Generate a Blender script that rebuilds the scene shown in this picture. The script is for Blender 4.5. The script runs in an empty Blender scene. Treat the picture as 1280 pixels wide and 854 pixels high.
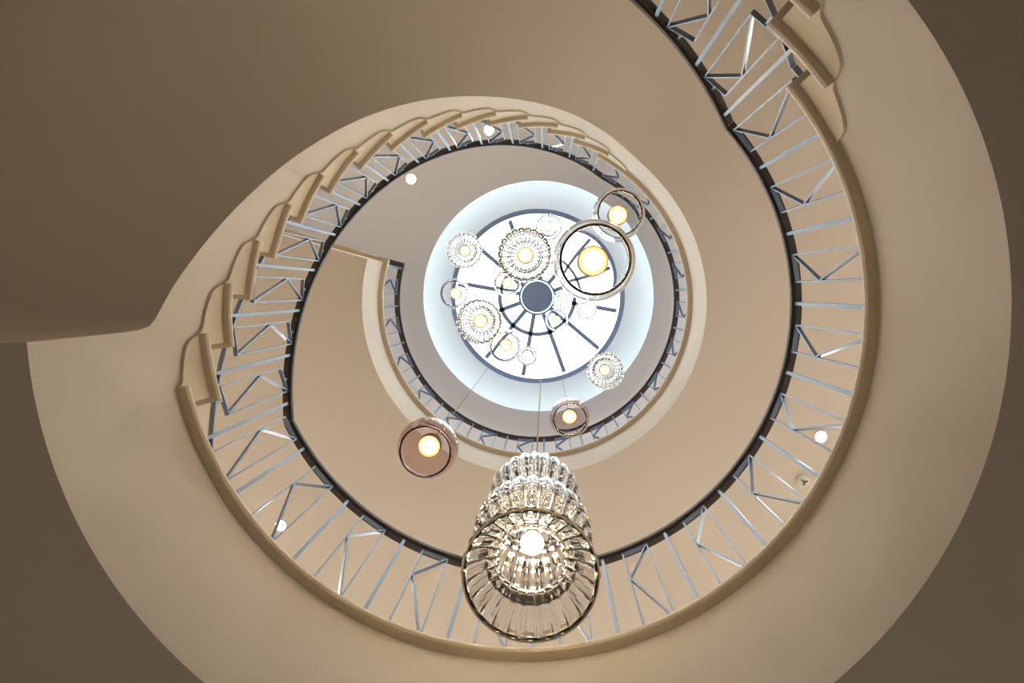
import bpy, math
from mathutils import Matrix, Vector

# ------------------------------------------------------------------ camera, world, exposure
S = 1.2            # metres per stairwell radius
ZC = 0.56          # camera height above the ground floor
scene = bpy.context.scene
col = scene.collection
cam_data = bpy.data.cameras.new('camera')
cam_data.sensor_width = 36.0
cam_data.lens = 853.08 / 1280 * 36.0
cam_data.clip_start = 0.05
cam = bpy.data.objects.new('camera', cam_data)
col.objects.link(cam)
scene.camera = cam
bx, by, bd = ((0.99880591, 0.00357477, -0.04872345), (0.0, 0.99731935, 0.07317188), (0.04885441, -0.0730845, 0.99612846))
right = Vector((bx[0], by[0], bd[0])); down = Vector((bx[1], by[1], bd[1])); fwd = Vector((bx[2], by[2], bd[2]))
M = Matrix((right, -down, -fwd)).transposed().to_4x4()
M.translation = Vector((0.0898 * S, -0.0752 * S, ZC))
cam.matrix_world = M

world = bpy.data.worlds.new('world')
scene.world = world
world.use_nodes = True
world.node_tree.nodes['Background'].inputs[0].default_value = (0.55, 0.75, 1.0, 1)
world.node_tree.nodes['Background'].inputs[1].default_value = 0.3
vs = scene.view_settings
vs.view_transform = 'Standard'
vs.look = 'None'
vs.exposure = 0.90
vs.gamma = 1.0
vs.use_curve_mapping = False
SKY = 2.3         # luminance of the skylight pane
BULB = 30.0
SPOT = 300.0

# ------------------------------------------------------------------ materials
def principled(name, color, rough=0.6, metal=0.0, noise=None, bump=0.0, **kw):
    m = bpy.data.materials.new(name); m.use_nodes = True
    nt = m.node_tree; b = nt.nodes['Principled BSDF']
    b.inputs['Base Color'].default_value = (*color, 1)
    b.inputs['Roughness'].default_value = rough
    b.inputs['Metallic'].default_value = metal
    for k, v in kw.items():
        b.inputs[k].default_value = v
    if noise:
        sc, amt = noise
        tc = nt.nodes.new('ShaderNodeTexCoord'); n = nt.nodes.new('ShaderNodeTexNoise')
        n.inputs['Scale'].default_value = sc; n.inputs['Detail'].default_value = 4
        r = nt.nodes.new('ShaderNodeValToRGB')
        r.color_ramp.elements[0].position = 0.3; r.color_ramp.elements[1].position = 0.7
        r.color_ramp.elements[0].color = (*[c * (1 - amt) for c in color], 1)
        r.color_ramp.elements[1].color = (*[min(1, c * (1 + amt)) for c in color], 1)
        nt.links.new(tc.outputs['Object'], n.inputs['Vector'])
        nt.links.new(n.outputs['Fac'], r.inputs['Fac'])
        nt.links.new(r.outputs['Color'], b.inputs['Base Color'])
        if bump:
            bn = nt.nodes.new('ShaderNodeBump'); bn.inputs['Strength'].default_value = bump
            bn.inputs['Distance'].default_value = 0.002
            n2 = nt.nodes.new('ShaderNodeTexNoise'); n2.inputs['Scale'].default_value = sc * 40
            nt.links.new(tc.outputs['Object'], n2.inputs['Vector'])
            nt.links.new(n2.outputs['Fac'], bn.inputs['Height'])
            nt.links.new(bn.outputs['Normal'], b.inputs['Normal'])
    return m

def emitter(name, color, strength):
    m = bpy.data.materials.new(name); m.use_nodes = True
    nt = m.node_tree; nt.nodes.remove(nt.nodes['Principled BSDF'])
    e = nt.nodes.new('ShaderNodeEmission')
    e.inputs[0].default_value = (*color, 1); e.inputs[1].default_value = strength
    nt.links.new(e.outputs[0], nt.nodes['Material Output'].inputs['Surface'])
    return m

PLASTER = principled('cream_plaster', (0.80, 0.735, 0.655), 0.75, noise=(1.2, 0.012), bump=0.05)
TOPPAINT = principled('white_ceiling_paint', (0.80, 0.785, 0.80), 0.8, noise=(1.2, 0.012), bump=0.05)
NOSING = principled('beige_painted_wood', (0.66, 0.56, 0.41), 0.42, noise=(6, 0.03))
TREAD = principled('painted_bracket', (0.72, 0.63, 0.48), 0.55, noise=(5, 0.02))
STEEL = principled('grey_blue_painted_steel', (0.075, 0.095, 0.16), 0.36, 0.0, noise=(12, 0.05), IOR=2.5, **{'Specular Tint': (0.66, 0.80, 1.0, 1.0)})
RAILWOOD = principled('dark_stained_handrail', (0.055, 0.040, 0.034), 0.55, noise=(20, 0.25))
CANOPY = principled('slate_blue_metal', (0.26, 0.36, 0.62), 0.5, 0.0, noise=(10, 0.03))
BRASS = principled('brushed_brass', (0.26, 0.165, 0.09), 0.5, 0.4)
RIMGLINT = principled('rim_glint_gold', (0.92, 0.80, 0.55), 0.35, 1.0)  # gold colour standing in for bulb light on a glass edge
CABLE = principled('brown_textile_cable', (0.36, 0.27, 0.19), 0.7)
STONE = principled('warm_stone_floor', (0.70, 0.64, 0.56), 0.4, noise=(2.5, 0.1))
FLOORTOP = principled('pale_grey_gallery_floor', (0.76, 0.75, 0.74), 0.5, noise=(3, 0.03))
WHITE = principled('white_plastic', (0.82, 0.79, 0.74), 0.3)
BLACK = principled('black_plastic', (0.02, 0.018, 0.016), 0.4)
SKYGLASS = emitter('daylit_skylight_glass', (0.77, 0.95, 0.98), SKY)
BULBMAT = emitter('warm_bulb', (1.0, 0.80, 0.52), BULB)
SPOTMAT = emitter('warm_downlight_lens', (1.0, 0.91, 0.79), SPOT)
ADDEDSPOT = emitter('added_downlight_lens', (1.0, 0.97, 0.94), SPOT)  # neutral lens, only for downlights added out of view

def glass(name, color, rough=0.0, ior=1.45):
    m = bpy.data.materials.new(name); m.use_nodes = True
    nt = m.node_tree; b = nt.nodes['Principled BSDF']
    b.inputs['Base Color'].default_value = (*color, 1)
    b.inputs['Roughness'].default_value = rough
    b.inputs['IOR'].default_value = ior
    b.inputs['Transmission Weight'].default_value = 1.0
    return m
CRYSTAL = glass('clear_cut_crystal', (0.955, 0.945, 0.93), 0.0, 1.5)
CLEAR = glass('clear_blown_glass', (0.93, 0.93, 0.945), 0.0, 1.42)
AMETHYST = glass('smoky_amethyst_glass', (0.82, 0.665, 0.635), 0.0, 1.38)

# ------------------------------------------------------------------ object helpers
def mesh_obj(name, verts, faces, mat, parent=None, smooth=False, sharp=None):
    me = bpy.data.meshes.new(name)
    me.from_pydata([tuple(v) for v in verts], [], faces)
    me.materials.append(mat)
    if smooth:
        me.polygons.foreach_set('use_smooth', [True] * len(me.polygons))
        if sharp is not None:
            me.set_sharp_from_angle(angle=math.radians(sharp))
    me.update()
    o = bpy.data.objects.new(name, me)
    col.objects.link(o)
    if parent is not None:
        o.parent = parent
    return o

def fix_normals(o):
    import bmesh
    bm = bmesh.new(); bm.from_mesh(o.data)
    bmesh.ops.recalc_face_normals(bm, faces=bm.faces)
    bm.to_mesh(o.data); bm.free()
    return o

def thing(name, label, cat, loc=(0, 0, 0), rz=0, group=None):
    o = bpy.data.objects.new(name, None); col.objects.link(o)
    o.empty_display_size = 0.05
    o.location = loc; o.rotation_euler = (0, 0, rz)
    o['label'] = label; o['category'] = cat
    if group: o['group'] = group
    return o

def tag(o, label, cat=None, group=None, kind=None):
    o['label'] = label
    if cat: o['category'] = cat
    if group: o['group'] = group
    if kind: o['kind'] = kind
    return o

def link_copy(src, name, parent, loc, rz=0, sc=(1, 1, 1)):
    o = bpy.data.objects.new(name, src.data); col.objects.link(o)
    o.parent = parent; o.location = loc; o.rotation_euler = (0, 0, rz); o.scale = sc
    return o

class Geo:
    def __init__(self): self.v = []; self.f = []
    def box(self, x0, x1, y0, y1, z0, z1):
        n = len(self.v)
        self.v += [(x, y, z) for z in (z0, z1) for (x, y) in ((x0, y0), (x1, y0), (x1, y1), (x0, y1))]
        self.f += [tuple(n + i for i in q) for q in ((3, 2, 1, 0), (4, 5, 6, 7), (0, 1, 5, 4), (1, 2, 6, 5), (2, 3, 7, 6), (3, 0, 4, 7))]
    def bar(self, p, q, w, dpt):           # flat bar in the xz plane from p to q; w across, dpt along y
        p = Vector((p[0], 0, p[1])); q = Vector((q[0], 0, q[1]))
        t = (q - p).normalized(); nrm = Vector((-t.z, 0, t.x)) * w / 2; y = Vector((0, dpt / 2, 0))
        n = len(self.v)
        for c in (p, q):
            self.v += [c - nrm - y, c + nrm - y, c + nrm + y, c - nrm + y]
        self.f += [tuple(n + i for i in k) for k in ((0, 1, 2, 3), (7, 6, 5, 4), (0, 4, 5, 1), (1, 5, 6, 2), (2, 6, 7, 3), (3, 7, 4, 0))]
    def loops(self, loops, closed=False):  # skin between equal-length closed loops of points
        n0 = len(self.v); m = len(loops[0])
        for L in loops: self.v += list(L)
        k = len(loops)
        for i in range(k if closed else k - 1):
            a = n0 + i * m; b = n0 + ((i + 1) % k) * m
            for j in range(m):
                self.f.append((a + j, a + (j + 1) % m, b + (j + 1) % m, b + j))
        if not closed:
            self.f.append(tuple(n0 + j for j in reversed(range(m))))
            self.f.append(tuple(n0 + (k - 1) * m + j for j in range(m)))
    def obj(self, name, mat, parent=None, smooth=False, sharp=None, fix=True):
        o = mesh_obj(name, self.v, self.f, mat, parent)
        if fix: fix_normals(o)
        if smooth:
            o.data.polygons.foreach_set('use_smooth', [True] * len(o.data.polygons))
            if sharp is not None: o.data.set_sharp_from_angle(angle=math.radians(sharp))
        return o

def interp(tab, x):
    if x <= tab[0][0]: return tab[0][1]
    for (a, u), (b, w) in zip(tab, tab[1:]):
        if x <= b: return u + (w - u) * (x - a) / (b - a)
    return tab[-1][1]

def frange(a, b, step):
    n = max(1, int(math.ceil(abs(b - a) / step)))
    return [a + (b - a) * i / n for i in range(n + 1)]

# ------------------------------------------------------------------ stairwell dimensions (in radii, heights above the camera)
RN, RWALL, RGAL = 0.9685, 2.15, 3.0       # nosing, wall of the stair, wall of the galleries
TN = 0.036                                  # thickness of treads and nosings
Z1B, Z1 = 1.380, 1.9095                     # first floor: underside, nosing underside
Z2B, Z2 = 3.968, 4.3515                     # second floor
HS, RS = 5.445, 0.9152                      # top ceiling, skylight opening
CX, CY = 0.027, -0.028                      # skylight centre
STEP, RISE, F1 = 9.29, (Z2 - Z1) / 15, 164.1
OV = 1.05                                   # overhang of the treads, degrees
TAIL = 12.6                                 # angle covered by one nosing return
STEP0, RISE0, A1 = 8.75, 0.1575, 319.66     # lower flight, arriving on the first floor
GTAB = [(160, 1), (180, 1), (188, .993), (205, .988), (220, .989), (240, .997), (255, 1.008), (270, 1.018), (285, 1.028), (295, 1.03), (308, 1.016), (325, 1.006), (345, 1.0)]
STAB = [(178.2, 1.384), (178.21, 1.62), (178.24, 1.70), (178.36, 1.775), (178.8, 1.826), (179.9, 1.857), (181.9, 1.893), (184.8, 1.943), (197.6, 2.189), (204.8, 2.322), (211, 2.429), (216.5, 2.527), (225.3, 2.676), (233.6, 2.812), (238.6, 2.895), (248.9, 3.081), (258.8, 3.252), (270.1, 3.416), (276.8, 3.486), (287.9, 3.629), (295, 3.75), (303, 3.87), (308.2, 3.915), (314, 3.945), (322, 3.96), (335, Z2B)]
def g2(phi): return interp(GTAB, phi)
def soffit0(phi): return min(Z2B, interp(STAB, phi) * g2(phi))
def soffit(phi):
    if phi < 188: return soffit0(phi)
    w = min(10.0, (phi - 188) * .8)
    return sum(soffit0(phi + w * (q / 8 - 1)) for q in range(17)) / 17
def c2w(phi): return interp([(300, 0), (345, 1)], phi)

def P1(phi, r, z):                          # lower flight and first floor
    a = math.radians(phi)
    return Vector((r * math.cos(a) * S, r * math.sin(a) * S, z * S + ZC))
def P2(phi, r, z, bulge=True):              # upper flight and second floor
    a = math.radians(phi); k = (g2(phi) if bulge else 1.0); w = c2w(phi)
    return Vector(((r * k * math.cos(a) + .0131 * w) * S, (r * k * math.sin(a) + .0043 * w) * S, z * S + ZC))
ZG = -ZC / S                                # ground floor in radii

def rout(phi):
    return RWALL if 178.2 <= phi % 360 <= 320 else RGAL

# ------------------------------------------------------------------ setting: floors, ceiling, wall
def annulus(P, phis, rin, bottom, top):
    g = Geo(); L = []
    for ph in phis:
        b, t = bottom(ph), top(ph)
        L.append([P(ph, rin, b), P(ph, rout(ph) / (g2(ph) if P is P2 else 1), b), P(ph, rout(ph) / (g2(ph) if P is P2 else 1), t), P(ph, rin, t)])
    g.loops(L)
    return g

def disc(name, r, z, mat, n=96):
    return mesh_obj(name, [(r * S * math.cos(2 * math.pi * i / n), r * S * math.sin(2 * math.pi * i / n), z) for i in range(n)], [tuple(range(n))], mat)

fl = disc('floor', RGAL, 0.0, STONE); tag(fl, 'warm stone floor at the foot of the stairwell', kind='structure')
g = Geo(); N = 128
wphi = [178.2] + frange(178.201, 319.999, 2.5) + [320.0, 320.003] + frange(322, 536, 2.5) + [538.197]
def wall_r(ph): return RWALL if 178.2 < ph < 320.001 else RGAL
g.loops([[P1(ph, wall_r(ph) + e, z) for ph in wphi] for e, z in ((0, -ZC / S), (0, HS), (0.06, HS), (0.06, -ZC / S))], closed=True)
wl = g.obj('wall_outer', PLASTER, smooth=True, sharp=30); tag(wl, 'cream plaster wall around the staircase', kind='structure')

def landing_slab(name, P, a0, a1, zb, ztop, label):
    o = annulus(P, sorted(frange(a0, a1, 1.5) + [q for q in (320.0, 320.002, 538.195, 538.201) if a0 < q < a1]), 1.0, zb, lambda p: ztop).obj(name, PLASTER, smooth=True, sharp=30)
    o.data.materials.append(FLOORTOP)
    for pl in o.data.polygons:
        if pl.normal.z > .9: pl.material_index = 1
    tag(o, label, kind='structure'); return o
slab1 = landing_slab('floor_first', P1, A1 + .9, 538.2, lambda p: Z1B, Z1 + TN, 'cream first floor gallery with deep curved fascia and shaded underside')
slab2 = landing_slab('floor_second', P2, F1 + 14 * STEP + .9, 555.6, lambda p: soffit(p), Z2 + TN, 'cream second floor gallery slab ringing the skylight well')

# top ceiling with the round skylight opening
g = Geo(); L = []
for i in range(N):
    a = 2 * math.pi * i / N; c, s = math.cos(a), math.sin(a)
    L.append([Vector(((RS * c + CX) * S, (RS * s + CY) * S, HS * S + ZC)), Vector(((RGAL + .08) * c * S, (RGAL + .08) * s * S, HS * S + ZC)),
              Vector(((RGAL + .08) * c * S, (RGAL + .08) * s * S, HS * S + ZC + .06)), Vector(((RS * c + CX) * S, (RS * s + CY) * S, HS * S + ZC + .06))])
g.loops(L, closed=True)
ce = g.obj('ceiling', TOPPAINT, smooth=True, sharp=30); tag(ce, 'pinkish white top ceiling around the round skylight', kind='structure')

# skylight: splayed plaster cove and a daylit pane
g = Geo(); prof = [(RS, HS + .05), (RS - .02, HS + .09), (.86, HS + .16), (.80, HS + .22), (.73, HS + .26), (.70, HS + .27), (.70, HS + .30), (RS + .03, HS + .30), (RS + .03, HS + .05)]
g.loops([[((r * math.cos(2 * math.pi * i / N) + CX) * S, (r * math.sin(2 * math.pi * i / N) + CY) * S, z * S + ZC) for i in range(N)] for r, z in prof], closed=True)
SKYPAINT = principled('white_cove_paint', (0.88, 0.89, 0.88), 0.8)
win = g.obj('window_1', SKYPAINT, smooth=True, sharp=50); tag(win, 'round skylight with white cove and glowing pane', kind='structure')
zp = (HS + .28) * S + ZC
pane = mesh_obj('pane', [((.715 * math.cos(2 * math.pi * i / N) + CX) * S, (.715 * math.sin(2 * math.pi * i / N) + CY) * S, zp) for i in range(N)], [tuple(reversed(range(N)))], SKYGLASS, win)

# ------------------------------------------------------------------ nosings
NPROF = [(0.0, .012), (.004, .004), (.012, .0), (.075, .0), (.075, TN), (.010, TN), (.003, TN - .005), (0.0, TN - .014)]
def nosing_arc(P, a0, a1, z, step=1.5):
    g = Geo()
    g.loops([[P(ph, RN + u, z + v) for u, v in NPROF] for ph in frange(a0, a1, step)])
    return g
nosing_arc(P1, A1, 528.2, Z1).obj('nosing', NOSING, slab1, True, 35)
nosing_arc(P2, F1 + 14 * STEP, 557.0, Z2).obj('nosing', NOSING, slab2, True, 35)
# second floor: the nosing turns along the open end of the gallery
g = Geo()
a = math.radians(557.0); er = Vector((math.cos(a), math.sin(a), 0)); et = Vector((-math.sin(a), math.cos(a), 0))
L = []
for r in (RN, RWALL - .01):
    base = P2(557.0, r, Z2 + .0015)
    L.append([base - et * (u * S) + Vector((0, 0, v * S)) for u, v in NPROF])
g.loops(L)
g.obj('nosing', NOSING, slab2, True, 35)

# ------------------------------------------------------------------ flights of stairs
SB = [(0, 0), (.05, .11), (.10, .17), (.22, .225), (.37, .285), (.55, .37), (.70, .455), (.80, .53), (.87, .62), (.92, .74), (.955, .86), (.985, .96), (1, 1)]
def flight(name, label, P, fronts, zs, zbase, tail_back, bottom_fn, top_front, top_z, a_end_bracket):
    """fronts/zs: front angle and underside height of every tread, ending with the landing at top_front/top_z."""
    root = thing(name, label, 'staircase', (0, 0, 0))
    n = len(fronts)
    allf = fronts + [top_front]; allz = zs + [top_z]
    # body: stepped top, sloping soffit
    g = Geo(); L = []
    for k in range(n):
        a0, a1 = allf[k] + OV, allf[k + 1] + OV
        for ph in sorted(frange(a0, a1, 1.16) + ([178.199, 178.2, 178.21, 178.24, 178.36, 178.8, 179.3, 179.9, 180.9] if P is P2 and k == 1 else [])):
            k2 = g2(ph) if P is P2 else 1
            b = bottom_fn(ph)
            L.append([P(ph, 1.0, b), P(ph, RWALL / k2, b), P(ph, RWALL / k2, allz[k] + .006), P(ph, 1.0, allz[k] + .006)])
    g.loops(L)
    g.obj('stringer', PLASTER, root, True, 60)
    for k in range(n):
        a0 = allf[k]; z = allz[k]; nxt = allf[k + 1]
        g = Geo()
        g.loops([[P(ph, RN + u, z + v) for u, v in NPROF] for ph in frange(a0, a0 + TAIL, 1.2)])
        # board: rounded front edge swept across the width
        prof = [(.35, 0), (.08, .006), (0, .014), (0, TN - .014), (.08, TN - .005), (.3, TN)]
        back = nxt + OV - .01
        LL = []
        for r in (RN + .0745, RWALL - .005):
            k2 = g2(a0) if (P is P2 and r > 2) else 1
            LL.append([P(a0 + u / max(1, r), r / k2, z + v) for u, v in prof] + [P(back, r / k2, z + TN), P(back, r / k2, z)])
        g.loops(LL)
        g.obj('tread', NOSING, root, True, 35)
    # carved bracket under every tread end
    for k in range(n + 1):
        a0 = allf[k]; z = allz[k]; pz = allz[k - 1] if k else zbase; pb = (allf[k - 1] if k else a0 - (allf[1] - allf[0])) + TAIL
        if k == 0 and tail_back is not None: pb = tail_back
        eb = a0 + (a_end_bracket if k == n else TAIL)
                # build as a strip so it follows the curve
        phs = frange(a0 + OV, eb, .45)
        def lowz(ph):
            if ph <= pb: return pz + TN
            t = (ph - pb) / (eb - pb)
            return pz + .004 + (z - pz) * interp(SB, t)
        phs = sorted(set(phs + [pb, pb + .01] + [pb + (eb - pb) * t for t, s in SB]))
        g = Geo()
        g.loops([[P(ph, 0.9905, lowz(ph)), P(ph, 1.002, lowz(ph)), P(ph, 1.002, z + .004), P(ph, .9905, z + .004)] for ph in phs])
        g.obj('bracket', TREAD, root, True, 30)
    return root

fr2 = [F1 + STEP * k for k in range(14)]; zs2 = [Z1 + RISE * (k + 1) for k in range(14)]
def bot2(ph): return Z1 + TN - .004 if ph < 178.2 else soffit(ph)
flight('stair_flight', 'upper curved flight of cream steps climbing to the second floor gallery', P2, fr2, zs2, Z1, 168.2, bot2, F1 + 14 * STEP, Z2, 11.6)
fr1 = [A1 - STEP0 * k for k in range(14, 0, -1)]; zs1 = [Z1 - RISE0 * k for k in range(14, 0, -1)]
def bot1(ph):
    line = Z1 - RISE0 * (A1 - ph) / STEP0
    return max(ZG + .002, min(Z1B, line - .40)) if ph < A1 else Z1B
flight('stair_flight', 'lower curved flight of cream steps arriving at the first floor gallery', P1, fr1, zs1, max(ZG, Z1 - RISE0 * 15), None, bot1, A1, Z1, 11.9)

# ------------------------------------------------------------------ balustrades
RB = 1.082
def railz1(ph):
    return min(2.7525, 2.7525 - .0178 * (318 - ph)) if ph < 360 else 2.7525
def railz2(ph):
    return max(2.7525, min(5.295, 2.985 + .01765 * (ph - 167.5)))
RPROF = [(-.0205, .004), (-.0195, .0), (-.008, -.002), (-.008, -.010), (.012, -.010), (.012, -.002), (.0195, .0), (.0205, .004), (.0205, .022), (.014, .031), (.0, .034), (-.014, .031), (-.0205, .022)]
RC = 1.083
def rail_arc(P, a0, a1, zf, bulge=None):
    L = []
    for ph in frange(a0, a1, 1.5):
        L.append([P(ph, RC + u, zf(ph) + v) for u, v in RPROF])
    return L
def Q2(ph, r, z): return P2(ph, r, z, False)

g0 = Geo(); g0.box(-.0062 * S, .0062 * S, -.010 * S, .010 * S, 0, 1)
proto_post = None
panel_cache = {}
def make_post(root, P, ph, z0, z1):
    global proto_post
    loc = P(ph, RB, z0); h = (z1 - z0) * S
    if proto_post is None:
        proto_post = g0.obj('post', STEEL, root)
        proto_post.location = loc; proto_post.rotation_euler = (0, 0, math.radians(ph + 90)); proto_post.scale = (1, 1, h)
        return proto_post
    return link_copy(proto_post, 'post', root, loc, math.radians(ph + 90), (1, 1, h))

def make_panel(root, P, pa, pb, z0, z1, zr, zbr):
    """frame between angles pa<pb, heights z0..z1; pins up to the rail zr and down to the bottom bar zbr"""
    w = round((math.radians(pb - pa) * RB) / 2, 3) * S; h = round(z1 - z0, 2) * S; pu = round(max(.006, zr - z1), 2) * S; pd = round(max(.01, z0 - zbr), 2) * S
    key = (round(w, 4), round(h, 4), round(pu, 4), round(pd, 4))
    t, dp = .0060 * S, .016 * S
    if key not in panel_cache:
        f = Geo()
        f.box(-w - t / 2, -w + t / 2, -dp / 2, dp / 2, 0, h); f.box(w - t / 2, w + t / 2, -dp / 2, dp / 2, 0, h)
        f.box(-w + t / 2, w - t / 2, -dp / 2, dp / 2, 0, t); f.box(-w + t / 2, w - t / 2, -dp / 2, dp / 2, h - t, h)
        b1 = Geo(); b1.bar((-w + t / 2, h - t * 1.1), (w - t / 2, h * .635), t, dp * .96)
        b2 = Geo(); b2.bar((w - t / 2, h * .625), (-w + t / 2, t * 1.1), t, dp * .96)
        pn = Geo(); pn.box(-t * .8, t * .8, -t * .8, t * .8, h, h + pu)
        pd_ = Geo(); pd_.box(-t * .8, t * .8, -t * .8, t * .8, -pd, 0)
        panel_cache[key] = (f, b1, b2, pn, pd_, [None])
    f, b1, b2, pn, pd_, store = panel_cache[key]
    pm = (pa + pb) / 2
    loc = P(pm, RB * math.cos(math.radians(pb - pa) / 2), z0); rz = math.radians(pm + 90)
    if store[0] is None:
        o = f.obj('infill_panel', STEEL, root); o.location = loc; o.rotation_euler = (0, 0, rz)
        ch = [b1.obj('brace', STEEL, o), b2.obj('brace', STEEL, o), pn.obj('pin', STEEL, o), pd_.obj('pin', STEEL, o)]
        store[0] = (o, ch)
        return o
    so, sch = store[0]
    o = link_copy(so, 'infill_panel', root, loc, rz)
    for c in sch: link_copy(c, c.name.split('.')[0], o, (0, 0, 0))
    return o

def bottom_bar(root, P, phis, zf):
    g = Geo()
    g.loops([[P(ph, RB + u, zf(ph) + v) for u, v in ((-.009, 0), (.009, 0), (.009, .008), (-.009, .008))] for ph in phis])
    return g.obj('bottom_rail', STEEL, root)

def line1(ph): return min(Z1, Z1 - RISE0 * (A1 - ph) / STEP0)
def line2(ph): return max(Z1, min(Z2, Z1 + RISE * (1 + (ph - F1) / STEP)))
def step_top(ph, fr, zs, zb):
    z = zb
    for a, zz in zip(fr, zs):
        if ph >= a + .2: z = zz
    return z + TN
BR = .185

# lower flight
root = thing('stair_railing', 'steel railing with dark handrail along the lower flight arriving at the first floor', 'railing')
a_lo = 200.0
g = Geo(); g.loops(rail_arc(P1, a_lo, 318.0, railz1)); g.obj('handrail', RAILWOOD, root, True, 40)
posts = [315.9 - 10.6 * k for k in range(11)]
for ph in posts: make_post(root, P1, ph, step_top(ph, fr1, zs1, ZG), railz1(ph) - .008)
for ph in posts[1:]:
    pc = ph + 5.3; make_panel(root, P1, ph + 2.6, ph + 8.05, line1(pc) + .25, line1(pc) + .815, railz1(pc) - .008, line1(pc) + BR)
bottom_bar(root, P1, frange(posts[-1], 318, 2.65), lambda ph: line1(ph) + BR)

# first floor gallery
root = thing('gallery_railing', 'steel railing with dark handrail around the first floor gallery', 'railing')
g = Geo(); g.loops(rail_arc(P1, 318.05, 514.4, lambda ph: 2.7525)); g.obj('handrail', RAILWOOD, root, True, 40)
p1 = [329.0, 343.85, 358.55, 373.2, 388.0, 402.6, 417.5, 432.3, 447.2, 462.1, 477.3, 492.5, 507.7]
for ph in p1: make_post(root, P1, ph, Z1 + TN, 2.7525 - .008)
pp = [315.9] + p1 + [518.3]
for a, b in zip(pp, pp[1:]):
    wdt = b - a; f0, f1_ = (.31, .69) if wdt > 13.5 else ((.27, .70) if a < 320 else (.25, .76))
    make_panel(root, P1, a + wdt * f0, a + wdt * f1_, Z1 + .20, 2.735, 2.7525 - .008, Z1 + .15)
bottom_bar(root, P1, frange(318.1, 515, 2.5), lambda ph: Z1 + .15)

# upper flight
root = thing('stair_railing', 'steel railing with dark handrail along the upper flight to the second floor', 'railing')
g = Geo(); g.loops(rail_arc(Q2, 154.45, 298.4, railz2)); g.obj('handrail', RAILWOOD, root, True, 40)
p2 = [158.3] + [168.75 + 10.466 * k for k in range(13)]
for ph in p2: make_post(root, Q2, ph, step_top(ph, fr2 + [F1 + 14 * STEP], zs2 + [Z2], Z1), railz2(ph) - .008)
for a, b in zip(p2, p2[1:]):
    pc = (a + b) / 2; make_panel(root, Q2, a + (b - a) * .245, a + (b - a) * .76, line2(pc) + .25, line2(pc) + .805, railz2(pc) - .008, line2(pc) + BR)
bottom_bar(root, Q2, frange(155.1, 298, 2.6), lambda ph: line2(ph) + BR)

# second floor gallery, its end turning along the open edge
root = thing('gallery_railing', 'steel railing with dark handrail around the second floor gallery under the skylight', 'railing')
L = rail_arc(Q2, 298.45, 554.7, lambda ph: 5.295)
g = Geo(); g.loops(L); g.obj('handrail', RAILWOOD, root, True, 40)
ae = 555.2
et = Vector((-math.sin(math.radians(ae)), math.cos(math.radians(ae)), 0))
L = []
for r in (RC - .0205, RWALL - .01):
    base = Q2(ae, r, 5.295)
    L.append([base + et * (u * S) + Vector((0, 0, v * S)) for u, v in RPROF])
g = Geo(); g.loops(L); g.obj('handrail', RAILWOOD, root, True, 40)
p3 = [309.1, 324.5, 339.8, 355.2, 370.5, 385.6, 400.8, 416.0, 431.2, 446.3, 461.5, 476.8, 492.2, 507.4, 522.9, 538.2, 553.9]
for ph in p3: make_post(root, Q2, ph, Z2 + TN, 5.295 - .008)
pp = [p2[-1]] + p3
for a, b in zip(pp, pp[1:]):
    wdt = b - a
    make_panel(root, Q2, a + wdt * .31, a + wdt * .69, Z2 + .25, 5.26, 5.295 - .008, Z2 + BR)
bottom_bar(root, Q2, frange(298.4, 554, 2.5), lambda ph: Z2 + BR)
for r in (1.35, 1.65, 1.95):
    q = Q2(ae, r, Z2 + TN)
    link_copy(proto_post, 'post', root, q, math.radians(ae), (1, 1, (5.295 - .008 - Z2 - TN) * S))

# ------------------------------------------------------------------ recessed downlights, seen and added, and smoke detector
def lathe(profile, n=32, closed_top=False):
    g = Geo()
    g.loops([[(r * math.cos(2 * math.pi * i / n), r * math.sin(2 * math.pi * i / n), z) for i in range(n)] for r, z in profile])
    return g

def downlight(phi, r, z, rad, label, lens=None):
    t = thing('downlight', label, 'downlight', P1(phi, r, z))
    lathe([(rad, -.001), (rad, -.006), (rad * 1.35, -.006), (rad * 1.45, -.002), (rad * 1.45, .004), (rad, .004)]).obj('trim_ring', WHITE, t, True, 40)
    n = 24
    mesh_obj('lens', [(rad * .97 * math.cos(2 * math.pi * i / n), rad * .97 * math.sin(2 * math.pi * i / n), -.003) for i in range(n)], [tuple(reversed(range(n)))], lens or SPOTMAT, t)
    return t
downlight(24.37, 1.843, Z2B, .037, 'lit downlight beside the white domed detector under the second floor')
downlight(138.37, 2.015, Z2B, .037, 'lit downlight under the second floor with no detector beside it')
downlight(254.97, 1.383, HS, .044, 'lit downlight in the top ceiling close above the upper flight treads')
downlight(224.6, 1.372, HS, .044, 'lit downlight in the top ceiling above the dark handrail of the upper flight')

for ph in (345, 15, 50, 85, 115, 150):  # unseen downlights added so the gallery floors bounce light onto the ceilings
    for zz, rr, nm in ((Z2B, 2.55, 'added unseen downlight far back over the first floor gallery'), (HS, 2.5, 'added unseen downlight far back over the second floor gallery')):
        d = downlight(ph, rr, zz, .05, nm, ADDEDSPOT if zz == HS else SPOTMAT); d['group'] = 'added unseen downlights over the galleries'
downlight(80, 2.35, Z1B, .046, 'added unseen downlight over the ground floor hall', ADDEDSPOT)  # one more added out of view, to lift the first floor underside

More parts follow.
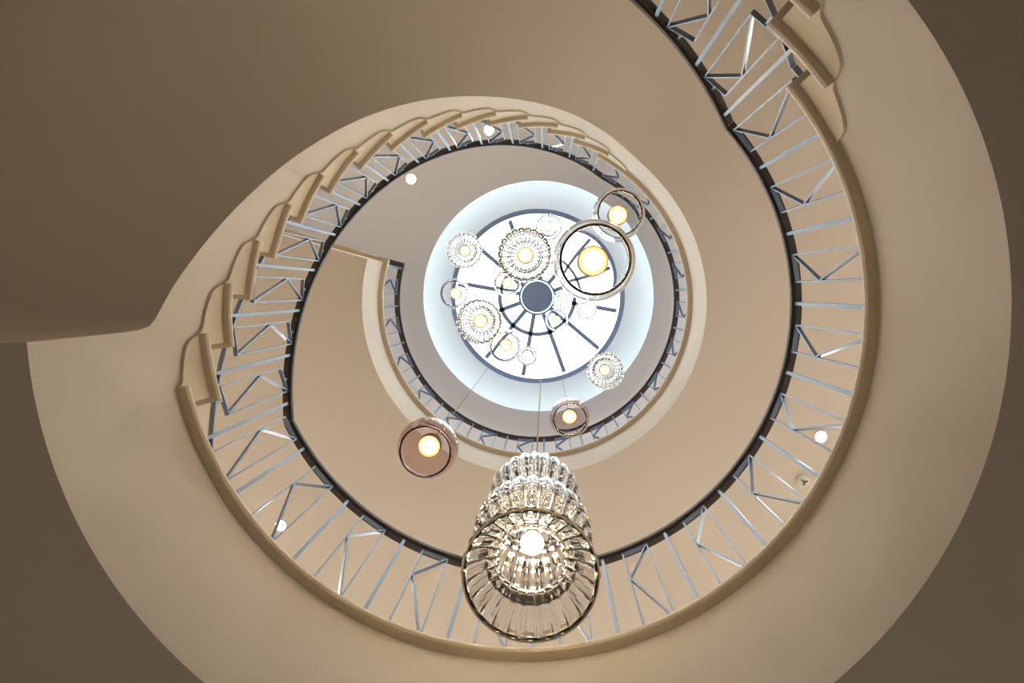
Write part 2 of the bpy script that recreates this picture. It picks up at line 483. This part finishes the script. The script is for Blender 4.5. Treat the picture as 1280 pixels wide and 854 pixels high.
t = thing('smoke_detector', 'white domed smoke detector with black three-armed vent on the ceiling', 'smoke detector', P1(32.8, 1.883, Z2B))
rd = .05
lathe([(.004, -.034), (rd * .45, -.033), (rd * .75, -.027), (rd * .95, -.014), (rd, -.004), (rd, .002), (.004, .002)]).obj('dome', WHITE, t, True, 60)
g = Geo()
for k in range(3):
    a = math.radians(100 + 120 * k); c, s = math.cos(a), math.sin(a); n0 = len(g.v); l, w = rd * .5, .0045
    for z in (-.0385, -.030):
        g.v += [(-s * w, c * w, z), (c * l - s * w * .8, s * l + c * w * .8, z), (c * l + s * w * .8, s * l - c * w * .8, z), (s * w, -c * w, z)]
    g.f += [tuple(n0 + i for i in q) for q in ((0, 1, 2, 3), (7, 6, 5, 4), (0, 4, 5, 1), (1, 5, 6, 2), (2, 6, 7, 3), (3, 7, 4, 0))]
g.obj('vent', BLACK, t)

# ------------------------------------------------------------------ chandelier canopy
HC = 5.25
KX, KY = .026 * S, -.034 * S
cz = HC * S + ZC
t = thing('chandelier_canopy', 'slate blue metal hub with twelve spokes and two rings under the skylight', 'chandelier', (KX, KY, cz))
def ring(r0, r1, z0, z1, n=96):
    g = Geo(); L = []
    for i in range(n):
        a = 2 * math.pi * i / n; c, s = math.cos(a), math.sin(a)
        L.append([(r0 * c, r0 * s, z0), (r1 * c, r1 * s, z0), (r1 * c, r1 * s, z1), (r0 * c, r0 * s, z1)])
    g.loops(L, closed=True); return g
px = HC / 853.08 * S
ring(102.8 * px, 108.6 * px, .0, .02).obj('outer_ring', CANOPY, t, True, 40)
ring(44.5 * px, 49.3 * px, .02, .04).obj('inner_ring', CANOPY, t, True, 40)
lathe([(.01, -.03), (18.9 * px, -.03), (19.4 * px, -.026), (19.4 * px, .0), (.01, .0)], 48).obj('hub_plate', CANOPY, t, True, 40)
ring(20.6 * px, 23 * px, .0, .05).obj('hub_rim', CANOPY, t, True, 40)
for k in range(12):
    a = math.radians(-(20 + 30 * k)); c, s = math.cos(a), math.sin(a)
    g = Geo(); g.box(21.5 * px, 100.5 * px, -2.5 * px, 2.5 * px, .02, .032)
    o = g.obj('spoke', CANOPY, t); o.rotation_euler = (0, 0, a)
for k in range(4):
    a = math.radians(20 + 90 * k)
    g = Geo(); g.box(104 * px, 108 * px, -.004, .004, .02, .56)
    o = g.obj('hanger', CANOPY, t); o.rotation_euler = (0, 0, a)

# ------------------------------------------------------------------ glass pendants
def ribbed(profile, rho, lobes, amp, thick, seg=8, inner_amp=.35):
    """profile (r,z, ribweight) from rim upwards; returns a closed shell of ribbed glass"""
    n = lobes * seg; g = Geo(); loops = []
    # refine the profile
    pr = []
    for (a, b) in zip(profile, profile[1:]):
        for q in range(3):
            u = q / 3; pr.append(tuple(a[i] + (b[i] - a[i]) * u for i in range(3)))
    pr.append(profile[-1])
    def ringpts(r, z, w, s):
        out = []
        for i in range(n):
            th = 2 * math.pi * i / n
            m = 1 + s * amp * w * (abs(math.cos(lobes * th / 2)) ** .8 - .6)
            out.append((r * m * rho * math.cos(th), r * m * rho * math.sin(th), z * rho))
        return out
    for r, z, w in pr: loops.append(ringpts(r, z, w, 1))
    for r, z, w in reversed(pr): loops.append(ringpts(max(.03, r - thick), z - thick * (.0 if w > .9 else .55) * (1 if z > .12 else 0), w, -inner_amp))
    g.loops(loops, closed=True)
    return g

DAHLIA = [(.985, 0, .5), (1.02, .06, .9), (1.0, .2, 1), (.93, .34, 1), (.80, .44, 1), (.70, .48, .7), (.65, .55, .6), (.58, .68, .9), (.46, .79, .9), (.36, .84, .5), (.27, .87, .2)]
def bulb_parts(root, rho, zb, rb, zs, r_s, cable_top, zcap, cable_r=.0022):
    # pear bulb, brass cup, cap and cable
    prof = [(.002, -1.0)] + [(math.sin(a), -math.cos(a)) for a in [math.radians(x) for x in (18, 36, 54, 72, 90, 108, 126)]] + [(.62, 1.0), (.5, 1.35)]
    lathe([(r * rb, zb + z * rb) for r, z in prof], 24).obj('bulb', BULBMAT, root, True, 60)
    lathe([(r_s, zs), (r_s * 1.06, zs + .004), (r_s * 1.06, zs + r_s * .9), (r_s * .5, zs + r_s * 1.5), (r_s * .46, zs + r_s * 1.5), (r_s * .92, zs + r_s * .8)], 32).obj('socket', BRASS, root, True, 40)
    lathe([(r_s * .7, zcap), (r_s * .7, zcap + r_s * .5), (r_s * .3, zcap + r_s * .9), (.003, zcap + r_s * 1.0)], 24).obj('cap', BRASS, root, True, 40)
    lathe([(cable_r, zcap + r_s * .5), (cable_r, cable_top)], 8).obj('cable', CABLE, root, True, 60)

def crystal(x, y, h, rho, label, group):
    z = h * S + ZC; rho *= S
    t = thing('crystal_pendant', label, 'pendant lamp', (x * S, y * S, z), group=group)
    ribbed(DAHLIA, rho, 22, .10, .08).obj('shade', CRYSTAL, t, True)
    bulb_parts(t, rho, .45 * rho, .20 * rho, .50 * rho, .31 * rho, cz - z, .86 * rho)
    return t
def globe(x, y, h, rho, label, group, mat):
    z = h * S + ZC; rho *= S
    t = thing('globe_pendant', label, 'pendant lamp', (x * S, y * S, z), group=group)
    th = .06
    a0, a1 = 56, 170
    out = [(math.sin(math.radians(a)), -math.cos(math.radians(a))) for a in frange(a0, a1, 5)]
    inn = [((1 - th) * r, (1 - th) * zz) for r, zz in out]
    prof = out + list(reversed(inn))
    rim = [(out[0][0] * (1 - th * .75), out[0][1] * (1 + .005)), (out[0][0] * (1 - th * .3), out[0][1] * (1 + .02))]
    n = 72; g = Geo()
    g.loops([[(r * rho * math.cos(2 * math.pi * i / n), r * rho * math.sin(2 * math.pi * i / n), zz * rho) for i in range(n)] for r, zz in prof + rim], closed=True)
    g.obj('shade', mat, t, True)
    bulb_parts(t, rho, .05 * rho, .21 * rho, .20 * rho, .36 * rho, cz - z, .97 * rho)
    return t
GC = 'ribbed crystal pendants under the skylight'; GG = 'clear glass globes under the skylight'; GA = 'smoky amethyst globes'; GS = 'tiny crystal pendants high under the skylight'
for x, y, h, rho, lab in (
    (-.488, -.366, 4.847, .125, 'ribbed crystal pendant overlapping the outer canopy ring beside a clear globe'),
    (-.008, -.249, 3.231, .125, 'largest single ribbed crystal pendant with brass socket, hanging just beside the hub'),
    (.111, -.521, 4.799, .09, 'small ribbed crystal pendant tucked between the big crystal and the big clear globe'),
    (-.280, .093, 3.808, .125, 'ribbed crystal pendant between two clear globes, overlapping the outer ring'),
    (.509, .477, 4.739, .125, 'ribbed crystal pendant straddling the rim of the glowing skylight')):
    crystal(x, y, h, rho, lab, GC)
for x, y, h, rho, lab in (
    (.204, -.013, 4.621, .065, 'tiny crystal pendant touching the slate blue hub'),
    (.355, .036, 4.436, .065, 'tiny crystal pendant just under the big clear globe'),
    (-.0145, .2965, 3.91, .055, 'tiny crystal pendant beside the long brown cable and a clear globe')):
    crystal(x, y, h, rho, lab, GS)
for x, y, h, rho, lab in (
    (-.505, -.062, 4.49, .10, 'clear glass globe pendant crossing the outer canopy ring'),
    (-.163, -.130, 4.516, .09, 'clear glass globe pendant half behind the large ribbed crystal'),
    (-.183, .296, 4.672, .115, 'clear glass globe pendant with brass crescent next to a ribbed crystal'),
    (.171, .127, 4.875, .08, 'small clear glass globe pendant over the inner canopy ring'),
    (.288, -.202, 2.844, .17, 'largest clear glass globe pendant with thick grey rim'),
    (.438, -.444, 3.332, .125, 'clear glass globe pendant half hidden behind the largest globe')):
    globe(x, y, h, rho, lab, GG, CLEAR)
globe(-.312, .461, 2.297, .105, 'smoky amethyst globe pendant hanging lower, beside the tiered crystal', GA, AMETHYST)
globe(.220, .590, 3.583, .105, 'smoky amethyst globe pendant hanging higher, under the skylight rim', GA, AMETHYST)

# three-tier crystal column
rho = .165 * S; z = 1.60 * S + ZC
t = thing('tiered_crystal_pendant', 'tall three-tier ribbed crystal pendant on a long brown cable', 'pendant lamp', (.056 * S, .609 * S, z))
TIER0 = [(1.0, 0, .4), (1.015, .05, .7), (.99, .14, 1), (.90, .28, 1), (.76, .42, 1), (.63, .52, .8), (.57, .60, .5), (.57, .70, .4)]
TIER1 = [(.57, .70, .4), (.66, .84, .8), (.84, 1.05, 1), (.97, 1.35, 1), (1.0, 1.68, 1), (.95, 2.02, 1), (.80, 2.32, 1), (.64, 2.5, .8), (.58, 2.6, .4)]
TIER2 = [(.58, 2.6, .4), (.68, 2.82, .8), (.82, 3.15, 1), (.90, 3.6, 1), (.88, 4.0, 1), (.76, 4.35, 1), (.5, 4.62, .8), (.22, 4.74, .3)]
for prof in (TIER0, TIER1, TIER2):
    ribbed(prof, rho, 24, .06, .06).obj('glass_tier', CRYSTAL, t, True)
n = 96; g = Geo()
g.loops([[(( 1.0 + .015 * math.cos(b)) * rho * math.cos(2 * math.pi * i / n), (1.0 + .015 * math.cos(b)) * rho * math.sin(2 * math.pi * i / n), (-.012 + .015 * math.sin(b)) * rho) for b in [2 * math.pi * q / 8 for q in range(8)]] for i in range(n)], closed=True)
g.obj('rim', RIMGLINT, t, True)  # added gold torus imitates the glint of bulb light along the glass edge
for zb in (2.2, 3.55):  # extra unseen bulbs added in the upper tiers to make the glass sparkle
    lathe([(.002, (zb - .19) * rho)] + [(.19 * rho * math.sin(a), zb * rho - .19 * rho * math.cos(a)) for a in [math.radians(x) for x in range(18, 170, 18)]] + [(.03 * rho, (zb + .19) * rho)], 20).obj('bulb', BULBMAT, t, True, 60)
bulb_parts(t, rho, 1.30 * rho, .19 * rho, 1.52 * rho, .14 * rho, cz - z, 4.72 * rho, .0042)
